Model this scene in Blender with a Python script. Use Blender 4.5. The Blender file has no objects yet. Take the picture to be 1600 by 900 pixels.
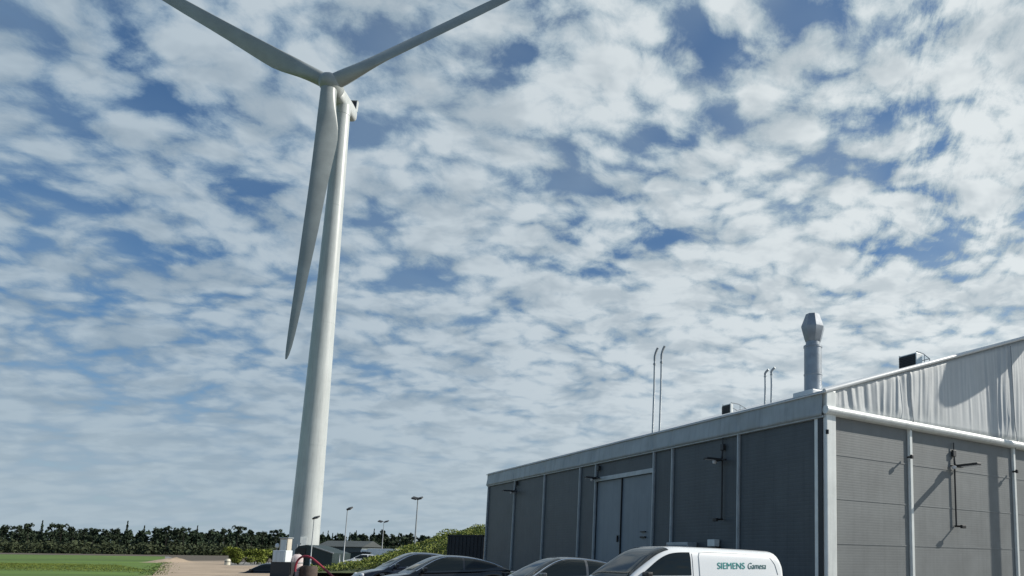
import bpy, bmesh, math, random
from mathutils import Vector, Matrix, noise
R = math.radians
random.seed(7)
S = bpy.context.scene
COL = S.collection

# ------------------------------------------------------------------ camera
FPX, PX, PY, EYE = 1132.0, 1130.0, 717.0, 1.5
PITCH, ROLL = R(7.85), math.atan(0.013)
cd = bpy.data.cameras.new('camera'); cam = bpy.data.objects.new('camera', cd); COL.objects.link(cam)
cd.sensor_width = 36; cd.lens = FPX / 1600 * 36
cd.shift_x = -(PX - 800) / 1600; cd.shift_y = (PY - 450) / 1600
cd.clip_start = 0.1; cd.clip_end = 9000
fwd = Vector((0, math.cos(PITCH), math.sin(PITCH))); up0 = Vector((0, -math.sin(PITCH), math.cos(PITCH)))
rt = math.cos(ROLL) * Vector((1, 0, 0)) + math.sin(ROLL) * up0
up = -math.sin(ROLL) * Vector((1, 0, 0)) + math.cos(ROLL) * up0
m = Matrix((rt, up, -fwd)).transposed().to_4x4(); m.translation = (0, 0, EYE)
cam.matrix_world = m
S.camera = cam
S.render.resolution_x, S.render.resolution_y = 1024, 576

def ray(x, y): return ((x - PX) / FPX * rt - (y - PY) / FPX * up + fwd)
def on_ground(x, y, z=0.0):
    r = ray(x, y); return Vector((0, 0, EYE)) + r * ((z - EYE) / r.z)
def at(x, y, Y):
    r = ray(x, y); return Vector((0, 0, EYE)) + r * (Y / r.y)

# ------------------------------------------------------------------ sky, sun, exposure
SUN_AZ, SUN_EL = R(75), R(34)          # azimuth clockwise from +Y
sdir = Vector((math.sin(SUN_AZ) * math.cos(SUN_EL), math.cos(SUN_AZ) * math.cos(SUN_EL), math.sin(SUN_EL)))
w = bpy.data.worlds.new('World'); S.world = w; w.use_nodes = True
nt = w.node_tree; nt.nodes.clear()
class G:
    """tiny node builder"""
    def __init__(s, t): s.t = t
    def n(s, typ, **k):
        o = s.t.nodes.new(typ)
        for a, b in k.items(): setattr(o, a, b)
        return o
    def put(s, sock, v):
        if v is None: return
        if isinstance(v, bpy.types.NodeSocket): s.t.links.new(v, sock)
        else: sock.default_value = v
    def m(s, op, a, b=None, c=None, clamp=False):
        o = s.n('ShaderNodeMath', operation=op, use_clamp=clamp)
        for i, v in enumerate((a, b, c)): s.put(o.inputs[i], v) if v is not None else None
        return o.outputs[0]
    def v(s, op, a, b=None, scale=None):
        o = s.n('ShaderNodeVectorMath', operation=op)
        s.put(o.inputs[0], a)
        if b is not None: s.put(o.inputs[1], b)
        if scale is not None: s.put(o.inputs['Scale'], scale)
        return o.outputs['Value'] if op in ('LENGTH', 'DISTANCE', 'DOT_PRODUCT') else o.outputs[0]
    def noise(s, vec, scale, detail=4, rough=.5, dist=0.0, lac=2.0, col=False):
        o = s.n('ShaderNodeTexNoise'); s.put(o.inputs['Vector'], vec)
        o.inputs['Scale'].default_value = scale; o.inputs['Detail'].default_value = detail
        o.inputs['Roughness'].default_value = rough; o.inputs['Distortion'].default_value = dist
        o.inputs['Lacunarity'].default_value = lac
        return o.outputs['Color' if col else 'Fac']
    def ramp(s, f, a, b, lo=0.0, hi=1.0, smooth=True):
        o = s.n('ShaderNodeMapRange', interpolation_type='SMOOTHSTEP' if smooth else 'LINEAR')
        s.put(o.inputs[0], f); o.inputs[1].default_value = a; o.inputs[2].default_value = b
        s.put(o.inputs[3], lo); s.put(o.inputs[4], hi)
        return o.outputs[0]
    def mix(s, f, a, b, mode='MIX'):
        o = s.n('ShaderNodeMix', data_type='RGBA', blend_type=mode)
        s.put(o.inputs[0], f); s.put(o.inputs[6], a); s.put(o.inputs[7], b)
        return o.outputs[2]
g = G(nt)
tc = g.n('ShaderNodeTexCoord').outputs['Generated']
sep = g.n('ShaderNodeSeparateXYZ'); nt.links.new(tc, sep.inputs[0])
sx, sy, sz = sep.outputs
zc = g.m('ADD', g.m('MAXIMUM', sz, 0.0), 0.24)
cmb = g.n('ShaderNodeCombineXYZ'); g.put(cmb.inputs[0], g.m('DIVIDE', sx, zc)); g.put(cmb.inputs[1], g.m('DIVIDE', sy, zc))
uv = cmb.outputs[0]
sky = g.n('ShaderNodeTexSky', sky_type='NISHITA'); sky.sun_disc = False
sky.sun_elevation = SUN_EL; sky.sun_rotation = SUN_AZ; sky.air_density = 1.0; sky.dust_density = 0.6; sky.ozone_density = 2.5
# clear gaps in the cloud sheet: places in the sheet (u, v, radius) where it thins out
GAPS = [(430,140,45,.8),(235,165,45,.8),(70,205,75,.9),(600,243,75,.9),(655,445,45,.7),(900,285,60,.6),(1085,85,60,.8),(1120,160,50,.8),(1215,305,60,.8),
        (1350,130,60,.8),(1310,200,60,.7),(1265,30,80,.9),(1420,395,50,.6),(1300,455,35,.6),(765,112,40,.7),(170,75,85,.8),(30,30,70,.6),
        (160,440,80,.35),(20,290,60,.6),(330,415,45,.5),(60,560,90,.6),(250,600,110,.4),(560,590,60,.35),(880,160,40,.5),(330,15,90,.5),(1440,20,45,.6),(1520,350,40,.5),(1590,150,40,.4)]
wv = g.v('ADD', uv, g.v('SCALE', g.v('SUBTRACT', g.noise(uv, 3.5, 3, .55, col=True), (.5, .5, .5)), scale=.12))
gap = None
for x, y, r, s_ in GAPS:
    d = ray(x, y).normalized(); z = max(d.z, 0) + .24; c = Vector((d.x / z, d.y / z, 0))
    d2 = ray(x + r, y).normalized(); z2 = max(d2.z, 0) + .24; rr = (Vector((d2.x / z2, d2.y / z2, 0)) - c).length
    q = g.m('DIVIDE', g.v('DISTANCE', wv, tuple(c)), rr)
    e = g.m('MULTIPLY', g.m('EXPONENT', g.m('MULTIPLY', g.m('MULTIPLY', q, q), -1.0)), s_)
    gap = e if gap is None else g.m('ADD', gap, e)
# rolls and puffs of the altocumulus sheet
mp = g.n('ShaderNodeMapping'); g.put(mp.inputs[0], wv); mp.inputs['Rotation'].default_value = (0, 0, R(-18)); mp.inputs['Scale'].default_value = (.85, 1.1, 1)
def cells(vec, scale, rnd=1.0):
    o = g.n('ShaderNodeTexVoronoi', feature='SMOOTH_F1'); o.voronoi_dimensions = '2D'; g.put(o.inputs['Vector'], vec); o.inputs['Scale'].default_value = scale
    o.inputs['Smoothness'].default_value = .45; o.inputs['Randomness'].default_value = rnd
    return o.outputs['Distance']
puff = g.noise(mp.outputs[0], 5.0, 3, .5)
cell = g.m('SUBTRACT', 1.0, cells(mp.outputs[0], 11.0))
cell2 = g.m('SUBTRACT', 1.0, cells(g.v('ADD', mp.outputs[0], (3.1, 1.7, 0)), 25.0))
fine = g.noise(wv, 28, 5, .68)
big = g.noise(uv, 1.0, 2, .5)
lowc = g.ramp(sz, .08, .40, .36, .60)
dens = g.m('ADD', g.m('MULTIPLY', puff, .80), g.m('ADD', g.m('MULTIPLY', g.m('SUBTRACT', cell, .65), lowc), .40))
lowf = g.ramp(sz, .05, .34, .25, 1.0)
dens = g.m('ADD', dens, g.m('MULTIPLY', g.m('SUBTRACT', cell2, .7), g.m('MULTIPLY', lowf, .34)))
roll = g.noise(mp.outputs[0], 1.9, 3, .5)
dens = g.m('ADD', dens, g.m('MULTIPLY', g.m('SUBTRACT', roll, .5), g.ramp(sz, .05, .34, .55, 0.0)))
dens = g.m('ADD', dens, g.m('ADD', g.m('MULTIPLY', g.m('SUBTRACT', fine, .5), g.m('MULTIPLY', lowf, .62)), g.m('ADD', .14, g.m('MULTIPLY', big, .26))))
dens = g.m('SUBTRACT', dens, g.m('MULTIPLY', gap, .235))
# wind-combed streaks high on the sunward side
mp2 = g.n('ShaderNodeMapping'); g.put(mp2.inputs[0], g.v('ADD', g.v('SCALE', uv, scale=.88), g.v('SCALE', wv, scale=.12))); mp2.inputs['Rotation'].default_value = (0, 0, R(-30)); mp2.inputs['Scale'].default_value = (2.0, .62, 1)
streak = g.noise(mp2.outputs[0], 8.5, 6, .7, .5)
inr = g.m('MULTIPLY', g.ramp(sx, .05, .28), g.ramp(sz, .26, .42))
dens = g.m('ADD', dens, g.m('MULTIPLY', g.m('SUBTRACT', streak, .52), g.m('MULTIPLY', inr, 1.0)))
full = g.m('MULTIPLY', g.ramp(sz, .02, .16), g.ramp(sz, .50, .24)); full = g.m('MULTIPLY', full, g.ramp(sx, -.62, -.25))
dens = g.m('ADD', dens, g.m('MULTIPLY', full, .10))
back = g.ramp(g.m('ADD', sy, g.m('MULTIPLY', sx, .2)), -.15, .25, .45, 0.0)      # unseen sky behind the viewer, cleared of cloud to lower the ambient light
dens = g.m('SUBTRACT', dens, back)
cover = g.ramp(dens, .655, .94, g.ramp(g.noise(uv, 2.3, 3, .55), .35, .62, .08, .42), 1.0)
thick = g.ramp(dens, .80, 1.16)
sund = g.v('DOT_PRODUCT', tc, tuple(sdir))
toward = g.ramp(sund, -.30, .72)
c_thin = g.mix(toward, (2.6, 3.9, 5.4, 1), (4.9, 6.1, 6.8, 1))
c_thk = g.mix(toward, (4.9, 6.0, 6.9, 1), (9.2, 9.8, 9.9, 1))
under = g.ramp(g.noise(mp.outputs[0], 6.5, 4, .6), .44, .64)
cl = g.mix(thick, c_thin, c_thk)
cl = g.mix(g.m('MULTIPLY', under, .50), cl, g.mix(toward, (2.6, 3.6, 4.6, 1), (4.2, 5.1, 5.7, 1)))
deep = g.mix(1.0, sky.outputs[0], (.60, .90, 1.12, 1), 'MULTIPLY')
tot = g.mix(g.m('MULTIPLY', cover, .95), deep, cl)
hz = g.ramp(sz, -.01, .24, .78, 0.0)                       # air low over the horizon
tot = g.mix(hz, tot, g.mix(toward, (4.7, 5.8, 6.6, 1), (6.6, 7.5, 7.9, 1)))
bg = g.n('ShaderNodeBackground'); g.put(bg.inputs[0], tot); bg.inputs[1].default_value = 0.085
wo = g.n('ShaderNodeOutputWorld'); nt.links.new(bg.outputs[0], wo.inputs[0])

sl = bpy.data.lights.new('sun', 'SUN'); sl.energy = 5.0; sl.angle = R(.5); sl.color = (1, .95, .87)
so = bpy.data.objects.new('sun', sl); COL.objects.link(so); so.rotation_euler = sdir.to_track_quat('Z', 'Y').to_euler(); so.location = (60, 0, 60)
vs = S.view_settings; vs.view_transform = 'Standard'; vs.look = 'None'; vs.exposure = 0; vs.gamma = 1; vs.use_curve_mapping = False

# ------------------------------------------------------------------ materials
def mat(name, col, rough=.6, metal=0.0, vary=.0, scale=3.0, bump=0.0, bscale=40.0, coat=0.0, spec=.5, stretch=(1, 1, 1), dirt=None, streak=0.0):
    M = bpy.data.materials.new(name); M.use_nodes = True; t = M.node_tree; h = G(t)
    b = t.nodes['Principled BSDF']; b.inputs['Roughness'].default_value = rough; b.inputs['Metallic'].default_value = metal
    b.inputs['Coat Weight'].default_value = coat; b.inputs['Coat Roughness'].default_value = .05; b.inputs['Specular IOR Level'].default_value = spec
    co = h.n('ShaderNodeTexCoord').outputs['Object']
    mpn = h.n('ShaderNodeMapping'); h.put(mpn.inputs[0], co); mpn.inputs['Scale'].default_value = stretch; pv = mpn.outputs[0]
    c = tuple(col) + (1,)
    out = c
    if vary:
        f = h.noise(pv, scale, 6, .6)
        lo = tuple(x * (1 - vary) for x in col) + (1,); hi = tuple(min(1, x * (1 + vary)) for x in col) + (1,)
        out = h.mix(h.ramp(f, .3, .7), lo, hi)
    if dirt:
        f = h.ramp(h.noise(pv, scale * .6, 8, .7, .6), .52, .72, 0, .6)
        out = h.mix(f, out, tuple(dirt) + (1,))
    if streak:
        m2 = h.n('ShaderNodeMapping'); h.put(m2.inputs[0], co); m2.inputs['Scale'].default_value = (3, 3, .12)
        f = h.ramp(h.noise(m2.outputs[0], 2.2, 5, .65), .45, .75, 0, streak)
        out = h.mix(f, out, tuple(x * .45 for x in col) + (1,))
    h.put(b.inputs['Base Color'], out)
    if bump:
        bn = h.n('ShaderNodeBump'); bn.inputs['Strength'].default_value = bump; bn.inputs['Distance'].default_value = .02
        h.put(bn.inputs['Height'], h.noise(pv, bscale, 4, .6)); t.links.new(bn.outputs[0], b.inputs['Normal'])
    return M
def ribbed(name, col, pitch=.1, axis=2, rough=.45, amt=.12, streak=.2):
    """profiled sheet metal: fine parallel ribs as relief, slight weathering"""
    M = mat(name, col, rough, .0, .10, .8, streak=streak); t = M.node_tree; h = G(t); b = t.nodes['Principled BSDF']
    co = h.n('ShaderNodeTexCoord').outputs['Object']; sp = h.n('ShaderNodeSeparateXYZ'); h.put(sp.inputs[0], co)
    f = h.m('PINGPONG', sp.outputs[axis], pitch / 2); f = h.ramp(f, pitch * .08, pitch * .2)
    # wide shallow dents
    wob = h.noise(co, 1.2, 2, .5)
    bn = h.n('ShaderNodeBump'); bn.inputs['Strength'].default_value = amt * 2.2; bn.inputs['Distance'].default_value = .012
    h.put(bn.inputs['Height'], h.m('ADD', f, h.m('MULTIPLY', wob, .8))); t.links.new(bn.outputs[0], b.inputs['Normal'])
    return M
MT = dict(
    turbine=mat('turbine_paint', (.48, .51, .50), .38, vary=.07, scale=.25, streak=.4),
    blade=mat('blade_gelcoat_shaded', (.30, .325, .315), .35, vary=.10, scale=.3, streak=.25),  # rotor shade put into the base colour, darker than the tower paint
    dark=mat('dark_metal', (.03, .032, .035), .5),
    black=mat('black_plastic', (.012, .012, .013), .45),
    panel=ribbed('grey_wall_sheet_lit', (.185, .195, .192), .085, 2, .5, .06, .2),  # sunlit copy of the wall sheet, brighter in colour than the long wall's
    panel_shaded=ribbed('grey_wall_sheet_shaded', (.074, .087, .095), .13, 2, .5, .07, .35),  # same sheet as the gable, colour darkened for the long wall's shade
    door=mat('door_sheet', (.20, .235, .26), .45, vary=.06, scale=1.0, streak=.3),
    alu=mat('anodised_aluminium', (.42, .45, .46), .42, .25, .10, 2.0, streak=.2),
    white_alu=mat('pale_aluminium', (.74, .76, .73), .4, .1, .07, 2.0, streak=.25),
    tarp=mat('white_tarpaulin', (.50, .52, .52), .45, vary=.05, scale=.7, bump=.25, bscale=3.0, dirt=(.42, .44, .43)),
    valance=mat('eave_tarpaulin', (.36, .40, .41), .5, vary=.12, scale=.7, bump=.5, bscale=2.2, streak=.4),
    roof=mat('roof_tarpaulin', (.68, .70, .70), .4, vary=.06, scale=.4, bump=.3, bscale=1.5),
    zinc=mat('galvanised_duct', (.30, .33, .36), .42, .35, .15, 2.5, bump=.1, bscale=8),
    white_paint=mat('white_van_paint', (.78, .80, .80), .25, vary=.02, scale=1, coat=.6),
    black_paint=mat('black_car_paint', (.008, .009, .011), .22, coat=.5),
    blue_paint=mat('dark_blue_car_paint', (.010, .013, .022), .22, coat=.6),
    grey_paint=mat('dark_grey_car_paint', (.07, .075, .08), .28, .4, coat=1.0),
    glass=mat('dark_tinted_glass', (.009, .013, .014), .04, spec=.35),
    tyre=mat('tyre_rubber', (.02, .02, .02), .8, bump=.3, bscale=60),
    rim=mat('alloy_rim', (.45, .46, .47), .3, .9),
    chrome=mat('bright_trim', (.65, .67, .68), .18, 1.0),
    lens=mat('lamp_lens', (.6, .62, .65), .12, spec=.8),
    redlens=mat('red_lamp_lens', (.35, .02, .02), .2),
    teal=mat('teal_lettering', (.0, .26, .24), .5),
    grey_letter=mat('dark_green_lettering', (.03, .13, .13), .5),
    galv=mat('galvanised_pole', (.30, .32, .33), .5, .5, .1, 4),
    cab=mat('cabinet_white', (.70, .74, .75), .45, vary=.05, scale=3, streak=.3),
    pinkish=mat('faded_tank_plastic', (.58, .50, .49), .5, vary=.1, scale=4, streak=.3),
    red=mat('red_hose_rubber', (.30, .03, .05), .5),
    container=mat('dark_container_paint', (.018, .02, .024), .55, vary=.2, scale=1.5, streak=.3),
    shed=mat('dark_green_sheet', (.015, .03, .03), .5, vary=.15, scale=1.5),
    barn=mat('grey_green_cladding', (.08, .10, .10), .7, vary=.12, scale=.3),
    trunk=mat('bark', (.025, .02, .016), .9, bump=.5, bscale=20),
    concrete=mat('concrete', (.33, .32, .29), .9, vary=.15, scale=1.5, bump=.3, bscale=30),
)
def leafmat(name, col, v=.45, sc=1.5):
    M = mat(name, col, .75, vary=v, scale=sc, spec=.2); return M
MT['conifer'] = leafmat('conifer_needles', (.028, .045, .025), .5, .4)
MT['pine'] = leafmat('pine_needles', (.034, .050, .028), .5, .4)
MT['brush'] = leafmat('hedge_leaves', (.045, .058, .028), .4, .25)
MT['bush'] = leafmat('yellow_green_leaves', (.16, .19, .035), .5, 2.0)
MT['weed'] = leafmat('mound_weeds', (.21, .24, .055), .45, 1.2)
MT['weed_dark'] = leafmat('mound_nettles', (.10, .14, .04), .5, 1.2)

# ------------------------------------------------------------------ helpers
def link(name, bm, m_, parent=None, smooth=False, loc=None):
    me = bpy.data.meshes.new(name); bmesh.ops.recalc_face_normals(bm, faces=bm.faces)
    bm.to_mesh(me); bm.free(); o = bpy.data.objects.new(name, me); COL.objects.link(o)
    me.materials.append(MT[m_] if isinstance(m_, str) else m_)
    if smooth:
        for p in me.polygons: p.use_smooth = True
        if smooth != 'all': me.set_sharp_from_angle(angle=R(smooth if isinstance(smooth, (int, float)) and smooth > 1 else 35))
    if parent: o.parent = parent
    if loc: o.location = loc
    return o
def tag(o, label, cat, group=None):
    o['label'] = label; o['category'] = cat
    if group: o['group'] = group
    return o
def thing(name, label, cat, loc=(0, 0, 0), rz=0, group=None, parent=None):
    o = bpy.data.objects.new(name, None); COL.objects.link(o); o.location = loc; o.rotation_euler = (0, 0, rz); o.empty_display_size = .3
    return tag(o, label, cat, group)
def copy_tree(o, parent=None):
    c = o.copy(); COL.objects.link(c)
    if parent: c.parent = parent
    for ch in [x for x in ORIG if x.parent == o]: copy_tree(ch, c)
    return c
ORIG = []
def dup(o, loc, rz, label=None, group=None, scale=None):
    global ORIG
    ORIG = list(COL.objects); c = copy_tree(o); c.location = loc; c.rotation_euler = (0, 0, rz)
    if label: c['label'] = label
    if group: c['group'] = group
    if scale: c.scale = scale
    return c
def box(bm, x0, x1, y0, y1, z0, z1, bev=0.0, M=None):
    vs_ = [bm.verts.new((x, y, z)) for x in (x0, x1) for y in (y0, y1) for z in (z0, z1)]
    f = [(0, 1, 3, 2), (4, 6, 7, 5), (0, 4, 5, 1), (2, 3, 7, 6), (0, 2, 6, 4), (1, 5, 7, 3)]
    fs = [bm.faces.new([vs_[i] for i in q]) for q in f]
    if bev:
        es = list({e for q in fs for e in q.edges}); r = bmesh.ops.bevel(bm, geom=es, offset=bev, segments=2, affect='EDGES', profile=.6)
        vs_ = list({v for q in r['faces'] for v in q.verts} | {v for v in vs_ if v.is_valid})
    if M: bmesh.ops.transform(bm, matrix=M, verts=[v for v in vs_ if v.is_valid])
    return vs_
def tube(bm, pts, rad, n=10, caps=True):
    pts = [Vector(p) for p in pts]; rads = rad if isinstance(rad, (list, tuple)) else [rad] * len(pts)
    rings = []; prev = None
    for i, p in enumerate(pts):
        t = (pts[min(i + 1, len(pts) - 1)] - pts[max(i - 1, 0)]).normalized()
        if prev is None:
            a = t.orthogonal().normalized()
        else:
            a = (prev - t * prev.dot(t)); a = a.normalized() if a.length > 1e-5 else t.orthogonal().normalized()
        prev = a; b = t.cross(a)
        rings.append([bm.verts.new(p + (a * math.cos(2 * math.pi * k / n) + b * math.sin(2 * math.pi * k / n)) * rads[i]) for k in range(n)])
    for r0, r1 in zip(rings, rings[1:]):
        for k in range(n): bm.faces.new((r0[k], r0[(k + 1) % n], r1[(k + 1) % n], r1[k]))
    if caps: bm.faces.new(rings[0][::-1]); bm.faces.new(rings[-1])
def lathe(bm, prof, n=32, M=None, caps=True):
    rings = [[bm.verts.new((r * math.cos(2 * math.pi * k / n), r * math.sin(2 * math.pi * k / n), z)) for k in range(n)] for r, z in prof]
    for r0, r1 in zip(rings, rings[1:]):
        for k in range(n): bm.faces.new((r0[k], r0[(k + 1) % n], r1[(k + 1) % n], r1[k]))
    if caps: bm.faces.new(rings[0][::-1]); bm.faces.new(rings[-1])
    if M: bmesh.ops.transform(bm, matrix=M, verts=[v for r in rings for v in r])
def grid(bm, nu, nv, fn):
    vs_ = [[bm.verts.new(fn(i / nu, j / nv)) for j in range(nv + 1)] for i in range(nu + 1)]
    for i in range(nu):
        for j in range(nv): bm.faces.new((vs_[i][j], vs_[i + 1][j], vs_[i + 1][j + 1], vs_[i][j + 1]))
    return vs_
def NB(): return bmesh.new()
def struct(o): o['kind'] = 'structure'; return o

def lerpt(tab, x):
    if x <= tab[0][0]: return tab[0][1]
    for (a_, b_), (c_, d_) in zip(tab, tab[1:]):
        if a_ <= x <= c_:
            t = (x - a_) / (c_ - a_); return b_ + (d_ - b_) * t
    return tab[-1][1]
# ------------------------------------------------------------------ ground
def sst(a, b, x): t = max(0, min(1, (x - a) / (b - a))); return t * t * (3 - 2 * t)
DIP = at(424, 880, 54.0); DIP.z = 0
def gz(x, y):
    d = math.hypot(x - DIP.x, y - DIP.y)
    return -.74 * (1 - sst(4, 11, d))
gm = mat('gravel_yard', (.20, .195, .18), .95, vary=.22, scale=.35, bump=.6, bscale=18, dirt=(.14, .135, .12))
bm = NB()
def axis(vals): return vals
xs = [-4000, -2000, -1000, -500, -250, -140, -100] + [-90 + 2 * i for i in range(0, 61)] + [45, 70, 120, 250, 600, 1500, 4000]
ys = [-600, -200, -60, -20, 0, 10] + [20 + 2 * i for i in range(0, 36)] + [100, 140, 200, 300, 450, 700, 1200, 2500, 5000]
vv = [[bm.verts.new((x, y, gz(x, y))) for y in ys] for x in xs]
for i in range(len(xs) - 1):
    for j in range(len(ys) - 1): bm.faces.new((vv[i][j], vv[i + 1][j], vv[i + 1][j + 1], vv[i][j + 1]))
struct(link('ground', bm, gm, smooth='all'))
def sheet(name, poly, z, m_, kind='structure'):
    bm = NB(); bm.faces.new([bm.verts.new((p[0], p[1], z)) for p in poly]); o = link(name, bm, m_); o['kind'] = kind; return o
fieldm = mat('green_crop', (.078, .140, .012), .9, vary=.35, scale=.045, stretch=(1, 3, 1), bump=.8, bscale=3)
brownm = mat('bare_field_strip', (.085, .068, .048), .95, vary=.25, scale=.03, stretch=(1, 3, 1))
sandm = mat('sandy_track', (.36, .28, .20), .95, vary=.2, scale=.3, bump=.5, bscale=10, dirt=(.44, .36, .27))
a = on_ground(262, 874.6)
sheet('meadow_strip', [(-900, 225), (60, 225), (60, 520), (-900, 520)], .02, brownm)
q1 = at(285, 875, 118); q2 = at(520, 875, 118)
sheet('bare_soil', [(q1.x, 118), (q2.x, 118), (60, 225.5), (at(258, 868, 224).x, 225.5)], .018, brownm)
sheet('crop_field', [(-500, -30), (-38, -30), tuple(on_ground(236, 900)[:2]), tuple(on_ground(250, 884)[:2]), tuple(on_ground(258, 878)[:2]), (at(258, 868, 224).x, 224), (-500, 224)], .012, fieldm)
pth = [on_ground(238, 900), on_ground(250, 886), on_ground(262, 876.5), on_ground(352, 876.2), on_ground(356, 884), on_ground(420, 884), on_ground(430, 900)]
sheet('sandy_track', [tuple(p[:2]) for p in pth] + [(-20, 20), (-30, 20)], .028, sandm)
# sand heap at the field edge
hp = on_ground(268, 879)
bm = NB()
def heap(u, v):
    a_ = u * 2 * math.pi; r = v
    x = math.cos(a_) * r * 3.6; y = math.sin(a_) * r * 3.6
    z = .6 * (1 - sst(0, 1, r)) * (1 + .35 * noise.noise(Vector((x * .6, y * .6, 3)))) + .12 * noise.noise(Vector((x * 2, y * 2, 0))) * (1 - r)
    return (x, y, z)
grid(bm, 40, 12, heap); bmesh.ops.remove_doubles(bm, verts=bm.verts, dist=.001)
tag(link('sand_heap', bm, sandm, smooth='all', loc=(hp.x, hp.y, .01)), 'low heap of pale sand where the track meets the green field', 'sand heap')

# ------------------------------------------------------------------ foliage
def leaves(bm, n, fn, size, rnd, flat=0.0):
    for _ in range(n):
        p, s_ = fn(rnd); p = Vector(p); s_ *= size * rnd.uniform(.6, 1.4)
        a_ = Vector((rnd.gauss(0, 1), rnd.gauss(0, 1), rnd.gauss(0, 1) * (1 - flat))).normalized(); b_ = a_.orthogonal().normalized()
        q = Matrix.Rotation(rnd.uniform(0, 6.28), 3, a_); b_ = q @ b_; c_ = a_.cross(b_)
        v = [bm.verts.new(p + b_ * s_ * i + c_ * s_ * j * .6) for i, j in ((-1, 0), (0, -1), (1, 0), (0, 1))]
        bm.faces.new(v)

def nb_keep():
    b = bmesh.new(); return b
def conifer(h, rnd, wid=.17):
    bm = NB()
    def f(r):
        t = r.random() ** .8; z = h * (.12 + .88 * t); ring = (1 - t) * h * wid * (.75 + .35 * math.sin(t * 40)) + .12
        a_ = r.uniform(0, 6.283); q = r.random() ** .5 * ring
        return (math.cos(a_) * q, math.sin(a_) * q, z - q * .35), .55 + (1 - t) * .8
    leaves(bm, 420, f, .55, rnd); return bm
def pine(h, rnd, bare=.55, rad=.20):
    bm = NB(); cl = [(rnd.gauss(0, .5) * rad * h, rnd.gauss(0, .5) * rad * h, h * rnd.uniform(bare, .93), rnd.uniform(.5, 1) * rad * h * .7) for _ in range(9)]
    def f(r):
        c = r.choice(cl); d = Vector((r.gauss(0, 1), r.gauss(0, 1), r.gauss(0, 1))).normalized() * c[3] * r.random() ** .4
        return (c[0] + d.x, c[1] + d.y, c[2] + d.z * .6), 1
    leaves(bm, 420, f, .55, rnd); return bm
def tree(name, label, group, kind, h, loc, seed):
    rnd = random.Random(seed); t = thing(name, label, 'tree', loc, rnd.uniform(0, 6), group)
    bm = NB(); tube(bm, [(0, 0, -.3), (.05 * h * .1, 0, h * .5), (0, .02 * h * .2, h * .93)], [h * .018, h * .012, h * .003], 7)
    if kind == 'pine':
        for k in range(5):
            a_ = k * 1.3; z = h * (.5 + .08 * k); tube(bm, [(0, 0, z), (math.cos(a_) * h * .12, math.sin(a_) * h * .12, z + h * .08)], [h * .006, h * .002], 5)
    link('trunk', bm, 'trunk', t)
    link('crown', (conifer(h, rnd) if kind == 'conifer' else pine(h, rnd)), 'conifer' if kind == 'conifer' else 'pine', t)
    return t
GC, GP = 'spruces along the far treeline', 'pines along the far treeline'
LC, LP = 'dark pointed spruce on the far treeline', 'rounded dark pine on the far treeline'
con = [tree('spruce_tree', LC, GC, 'conifer', 14, (0, 0, 0), s) for s in (1, 2)]
pin = [tree('pine_tree', LP, GP, 'pine', 14, (0, 0, 0), s) for s in (3, 4, 5)]
used = set()
TREES = [('p', 5, 819), ('p', 30, 819), ('p', 47, 816), ('c', 67, 813), ('p', 86, 816), ('p', 98, 817), ('p', 116, 822), ('p', 133, 824), ('p', 148, 824), ('p', 165, 826), ('p', 182, 824),
         ('c', 200, 814), ('c', 226, 821), ('p', 247, 823), ('p', 262, 821), ('p', 277, 824), ('p', 289, 822), ('c', 309, 821), ('p', 330, 826), ('p', 352, 824), ('p', 373, 820),
         ('p', 395, 827), ('p', 412, 829), ('p', 433, 826), ('c', 505, 831), ('c', 513, 829), ('c', 520, 833), ('c', 536, 834), ('c', 547, 832), ('c', 557, 829), ('c', 585, 826), ('p', 598, 827),
         ('p', 570, 835), ('p', 615, 834), ('c', 628, 834), ('p', 642, 832)]
rt_ = random.Random(11)
ORD = 'first second third fourth fifth sixth seventh eighth ninth tenth eleventh twelfth thirteenth fourteenth fifteenth sixteenth seventeenth eighteenth nineteenth twentieth twenty-first twenty-second twenty-third twenty-fourth twenty-fifth'.split()
TREES.sort(key=lambda q: q[1]); cnt = {'c': 0, 'p': 0}
for k, (kd, x, ytop) in enumerate(TREES):
    Y = 360 + rt_.uniform(-8, 8); top = at(x, ytop, Y); src = (con if kd == 'c' else pin)[k % (2 if kd == 'c' else 3)]
    s_ = top.z / 14.0
    if src.name in used: t = dup(src, (top.x, Y, 0), rt_.uniform(0, 6), scale=(s_ * .72, s_ * .72, s_))
    else: t = src; used.add(src.name); t.location = (top.x, Y, 0); t.scale = (s_ * .72, s_ * .72, s_)
    t['label'] = (LC if kd == 'c' else LP) + ', ' + ORD[cnt[kd]] + ' from the left'; cnt[kd] += 1
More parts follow.
